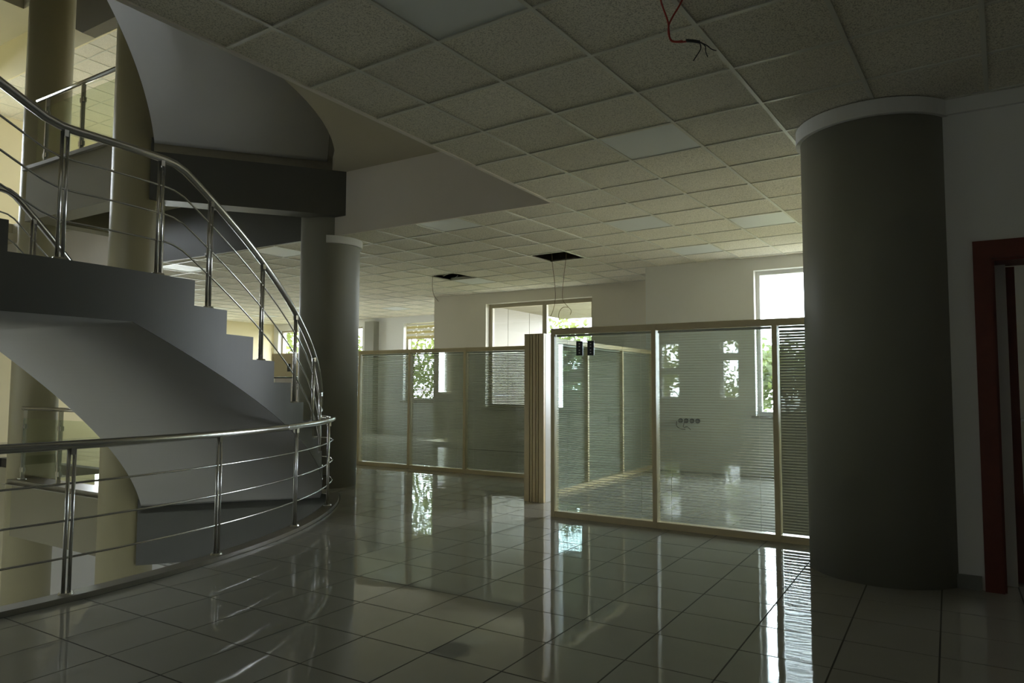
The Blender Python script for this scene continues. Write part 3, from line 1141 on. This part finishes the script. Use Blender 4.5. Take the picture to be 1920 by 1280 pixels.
# ------------------------------------------------------------------ red-brown doorway
dr = empty('door_1', ((DX0 + DX1) / 2, 5.22, 0))
struct(dr, 'red-brown wooden door frame at the picture edge', 'door')
xm = (DX0 + DX1) / 2
MB().box(DX0 - .085 - xm, DX0 + .012 - xm, -.025, .0, 0, DZ + .10).build('casing', M['wood'], dr)
MB().box(DX1 - .012 - xm, DX1 + .085 - xm, -.025, .0, 0, DZ + .10).build('casing', M['wood'], dr)
MB().box(DX0 + .012 - xm, DX1 - .012 - xm, -.025, .0, DZ - .012, DZ + .10).build('casing', M['wood'], dr)
MB().box(DX0 - xm, DX0 + .025 - xm, 0, .28, 0, DZ).build('jamb_lining', M['wood'], dr)
MB().box(DX1 - .025 - xm, DX1 - xm, 0, .28, 0, DZ).build('jamb_lining', M['wood'], dr)
MB().box(DX0 + .025 - xm, DX1 - .025 - xm, 0, .28, DZ - .025, DZ).build('jamb_lining', M['wood'], dr)
MB().box(DX0 + .025 - xm, .326 - xm, .20, .25, 0, DZ - .025).build('door_stop', M['upvc'], dr)
leaf = MB().box(.332 - xm, .378 - xm, .285, 1.09, .01, DZ - .03).build('door_leaf', M['wood'], dr)
MB().tube([(.378 - xm, 1.0, 1.0), (.43 - xm, 1.0, 1.0), (.43 - xm, .90, 1.0)], .009, 8).build('handle', M['steel'], leaf)

# ------------------------------------------------------------------ ceiling camera, cables
dc = empty('dome_camera', (-8.74, 6.10, CE))
tag(dc, 'small dark dome camera on the bulkhead behind the stair railing', 'camera')
vs, fs = [], []
for i in range(7):
    a = pi / 2 * i / 6
    for k in range(20):
        b = 2 * pi * k / 20
        vs.append((.05 * math.cos(a) * math.cos(b), .05 * math.cos(a) * math.sin(b), -.02 - .05 * math.sin(a)))
for i in range(6):
    for k in range(20):
        fs.append((i * 20 + k, i * 20 + (k + 1) % 20, (i + 1) * 20 + (k + 1) % 20, (i + 1) * 20 + k))
MB().add(vs, fs).build('dome', M['black'], dc, smooth=True)
MB().cyl(0, 0, -.022, 0.01, .06, 20).build('base', M['upvc'], dc)

rc = empty('red_cable', (0, 0, 0))
base = Vector((-1.052, 3.145, CE))
rc.location = base
tag(rc, 'red twin cable with black taped end hanging from the ceiling tiles', 'cable')


def rel(pts):
    return [Vector(p) - base0 for p in pts]


base0 = base
MB().tube(cr_spline(rel([(-1.115, 3.112, 3.126), (-1.104, 3.125, 3.038), (-1.081, 3.146, 2.950), (-1.078, 3.151, 2.904), (-1.071, 3.159, 2.859), (-1.035, 3.182, 2.852), (-0.998, 3.204, 2.857)]), 6), .0042, 8).build('strand', M['redwire'], rc, smooth=True)
MB().tube(cr_spline(rel([(-0.993, 3.199, 3.132), (-1.030, 3.183, 3.041), (-1.062, 3.167, 2.980), (-1.081, 3.159, 2.935), (-1.082, 3.162, 2.889), (-1.066, 3.174, 2.861), (-1.027, 3.198, 2.862)]), 6), .0042, 8).build('strand', M['redwire'], rc, smooth=True)
MB().tube(rel([(-1.011, 3.196, 2.859), (-0.981, 3.215, 2.857), (-0.955, 3.231, 2.852)]), .0075, 10).build('tape', M['black'], rc, smooth=True)
for pts in ([(-0.957, 3.230, 2.854), (-0.949, 3.226, 2.819), (-0.966, 3.229, 2.794), (-0.987, 3.230, 2.768)], [(-0.957, 3.230, 2.854), (-0.932, 3.236, 2.830), (-0.933, 3.248, 2.809), (-0.928, 3.265, 2.786)], [(-0.957, 3.230, 2.854), (-0.925, 3.240, 2.832), (-0.909, 3.262, 2.819), (-0.893, 3.285, 2.817)]):
    MB().tube(cr_spline(rel(pts), 5), .0026, 6).build('core', M['black'], rc, smooth=True)

h1 = cpt(-6.5, 8.5)
base0 = Vector((*h1, SOF - .3))
hw = empty('hanging_wires', base0)
tag(hw, 'pair of thin looping wires dangling from the larger ceiling hole', 'wires')
MB().tube([Vector((0, 0, .3))] + cr_spline(rel([(-4.724, 8.707, 3.143), (-4.718, 8.726, 2.948), (-4.700, 8.757, 2.692), (-4.700, 8.774, 2.466), (-4.731, 8.767, 2.301), (-4.773, 8.750, 2.180), (-4.758, 8.769, 2.060)]), 6), .004, 6).build('wire', M['wire'], hw, smooth=True)
MB().tube([Vector((0, 0, .3))] + cr_spline(rel([(-4.545, 8.818, 3.144), (-4.563, 8.821, 2.963), (-4.597, 8.820, 2.693), (-4.611, 8.829, 2.467), (-4.556, 8.871, 2.362), (-4.513, 8.902, 2.302), (-4.528, 8.897, 2.241)]), 6), .004, 6).build('wire', M['wire'], hw, smooth=True)
MB().tube(cr_spline(rel([(-4.544, 8.879, 2.347), (-4.608, 8.840, 2.346), (-4.655, 8.816, 2.286), (-4.664, 8.817, 2.196), (-4.616, 8.854, 2.091)]), 6), .004, 6).build('wire', M['wire'], hw, smooth=True)
h2 = cpt(-10.5, 9.5)
base0 = Vector((*h2, SOF - .3))
hw = empty('hanging_wires', base0)
tag(hw, 'single thin wire dangling from the smaller ceiling hole', 'wires')
MB().tube([Vector((0, 0, .3))] + cr_spline(rel([(-7.303, 9.304, 3.155), (-7.315, 9.308, 3.003), (-7.319, 9.315, 2.869), (-7.300, 9.336, 2.745), (-7.242, 9.380, 2.647)]), 6), .004, 6).build('wire', M['wire'], hw, smooth=True)
MB().tube(cr_spline(rel([(-7.229, 9.472, 3.082), (-7.112, 9.540, 3.136), (-7.013, 9.603, 3.110), (-7.061, 9.579, 3.047)]), 6), .004, 6).build('wire', M['upvc'], hw, smooth=True)

# ------------------------------------------------------------------ outside
gd = MB().prism([(-60, -50), (50, -50), (50, 70), (-60, 70)], -4.6, -4.3).build('ground', M['grass'])
struct(gd, 'green lawn outside the building', 'ground')
# projecting wing seen through the two-pane window: clad wall and porch ceiling
wing = empty('wall_outside', (-8.70, 11.9, -1.0))
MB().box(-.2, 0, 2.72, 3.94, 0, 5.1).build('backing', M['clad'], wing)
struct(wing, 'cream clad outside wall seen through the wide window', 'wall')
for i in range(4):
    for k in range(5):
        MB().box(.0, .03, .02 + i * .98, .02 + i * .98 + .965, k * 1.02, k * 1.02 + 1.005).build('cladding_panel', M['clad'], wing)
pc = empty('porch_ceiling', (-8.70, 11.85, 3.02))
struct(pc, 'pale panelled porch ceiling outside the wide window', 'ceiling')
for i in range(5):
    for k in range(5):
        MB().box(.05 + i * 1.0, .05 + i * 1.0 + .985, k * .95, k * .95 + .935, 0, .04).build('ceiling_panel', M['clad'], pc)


def tree(x, y, h, rad, label, seed):
    rnd = random.Random(seed)
    t = empty('tree', (x, y, -4.3))
    tag(t, label, 'tree', 'trees outside the windows')
    MB().tube([(0, 0, 0), (.1, .05, h * .3), (.05, -.1, h * .6), (0, 0, h * .85)], [.22, .18, .13, .05], 8).build('trunk', M['bark'], t, smooth=True)
    for k in range(5):
        a = 2 * pi * k / 5 + rnd.random()
        MB().tube([(0, 0, h * (.35 + .08 * k)), (.5 * rad * math.cos(a), .5 * rad * math.sin(a), h * (.5 + .08 * k))], [.09, .03], 6).build('branch', M['bark'], t)
    mb = MB()
    cl = []
    for k in range(42):
        u, v_ = rnd.random() * 2 * pi, rnd.uniform(-1, 1)
        rr = rad * rnd.uniform(.45, 1)
        cl.append(Vector((rr * math.cos(u) * math.sqrt(1 - v_ * v_), rr * math.sin(u) * math.sqrt(1 - v_ * v_), h * .62 + v_ * h * .36)))
    for k in range(5200):
        c_ = rnd.choice(cl)
        p = c_ + Vector((rnd.gauss(0, 1), rnd.gauss(0, 1), rnd.gauss(0, .8))) * rad * .2
        s_ = rnd.uniform(.08, .17)
        u = Vector((rnd.gauss(0, 1), rnd.gauss(0, 1), rnd.gauss(0, 1))).normalized()
        w_ = u.orthogonal().normalized()
        mb.add([p - u * s_, p + w_ * s_ * .5, p + u * s_, p - w_ * s_ * .5], [(0, 1, 2, 3)])
    fo_ = mb.build('foliage', M['leaf'], t)
    fo_['kind'] = 'stuff'


tree(-11.0, 21.0, 7.8, 2.4, 'leafy tree filling the second pane of the wide window', 1)
tree(-8.5, 28.5, 8.0, 2.4, 'tree standing farther off behind the wide window', 2)
tree(-19.6, 23.5, 9.5, 3.2, 'yellow-green tree behind the striped roller blind', 3)
tree(-27.0, 22.0, 9.0, 3.0, 'tree outside the small distant window', 4)
tree(-4.2, 21.5, 6.4, 2.0, 'pale tree low in the tall white window', 5)
tree(-24.0, 4.0, 9.0, 3.0, 'tree outside the side wall beyond the stairwell', 6)
tree(-9.7, -15.5, 8.4, 2.1, 'tree outside the small windows behind the viewpoint', 7)
tree(-8.2, -21.5, 9.0, 2.3, 'second tree outside the windows behind the viewpoint', 8)
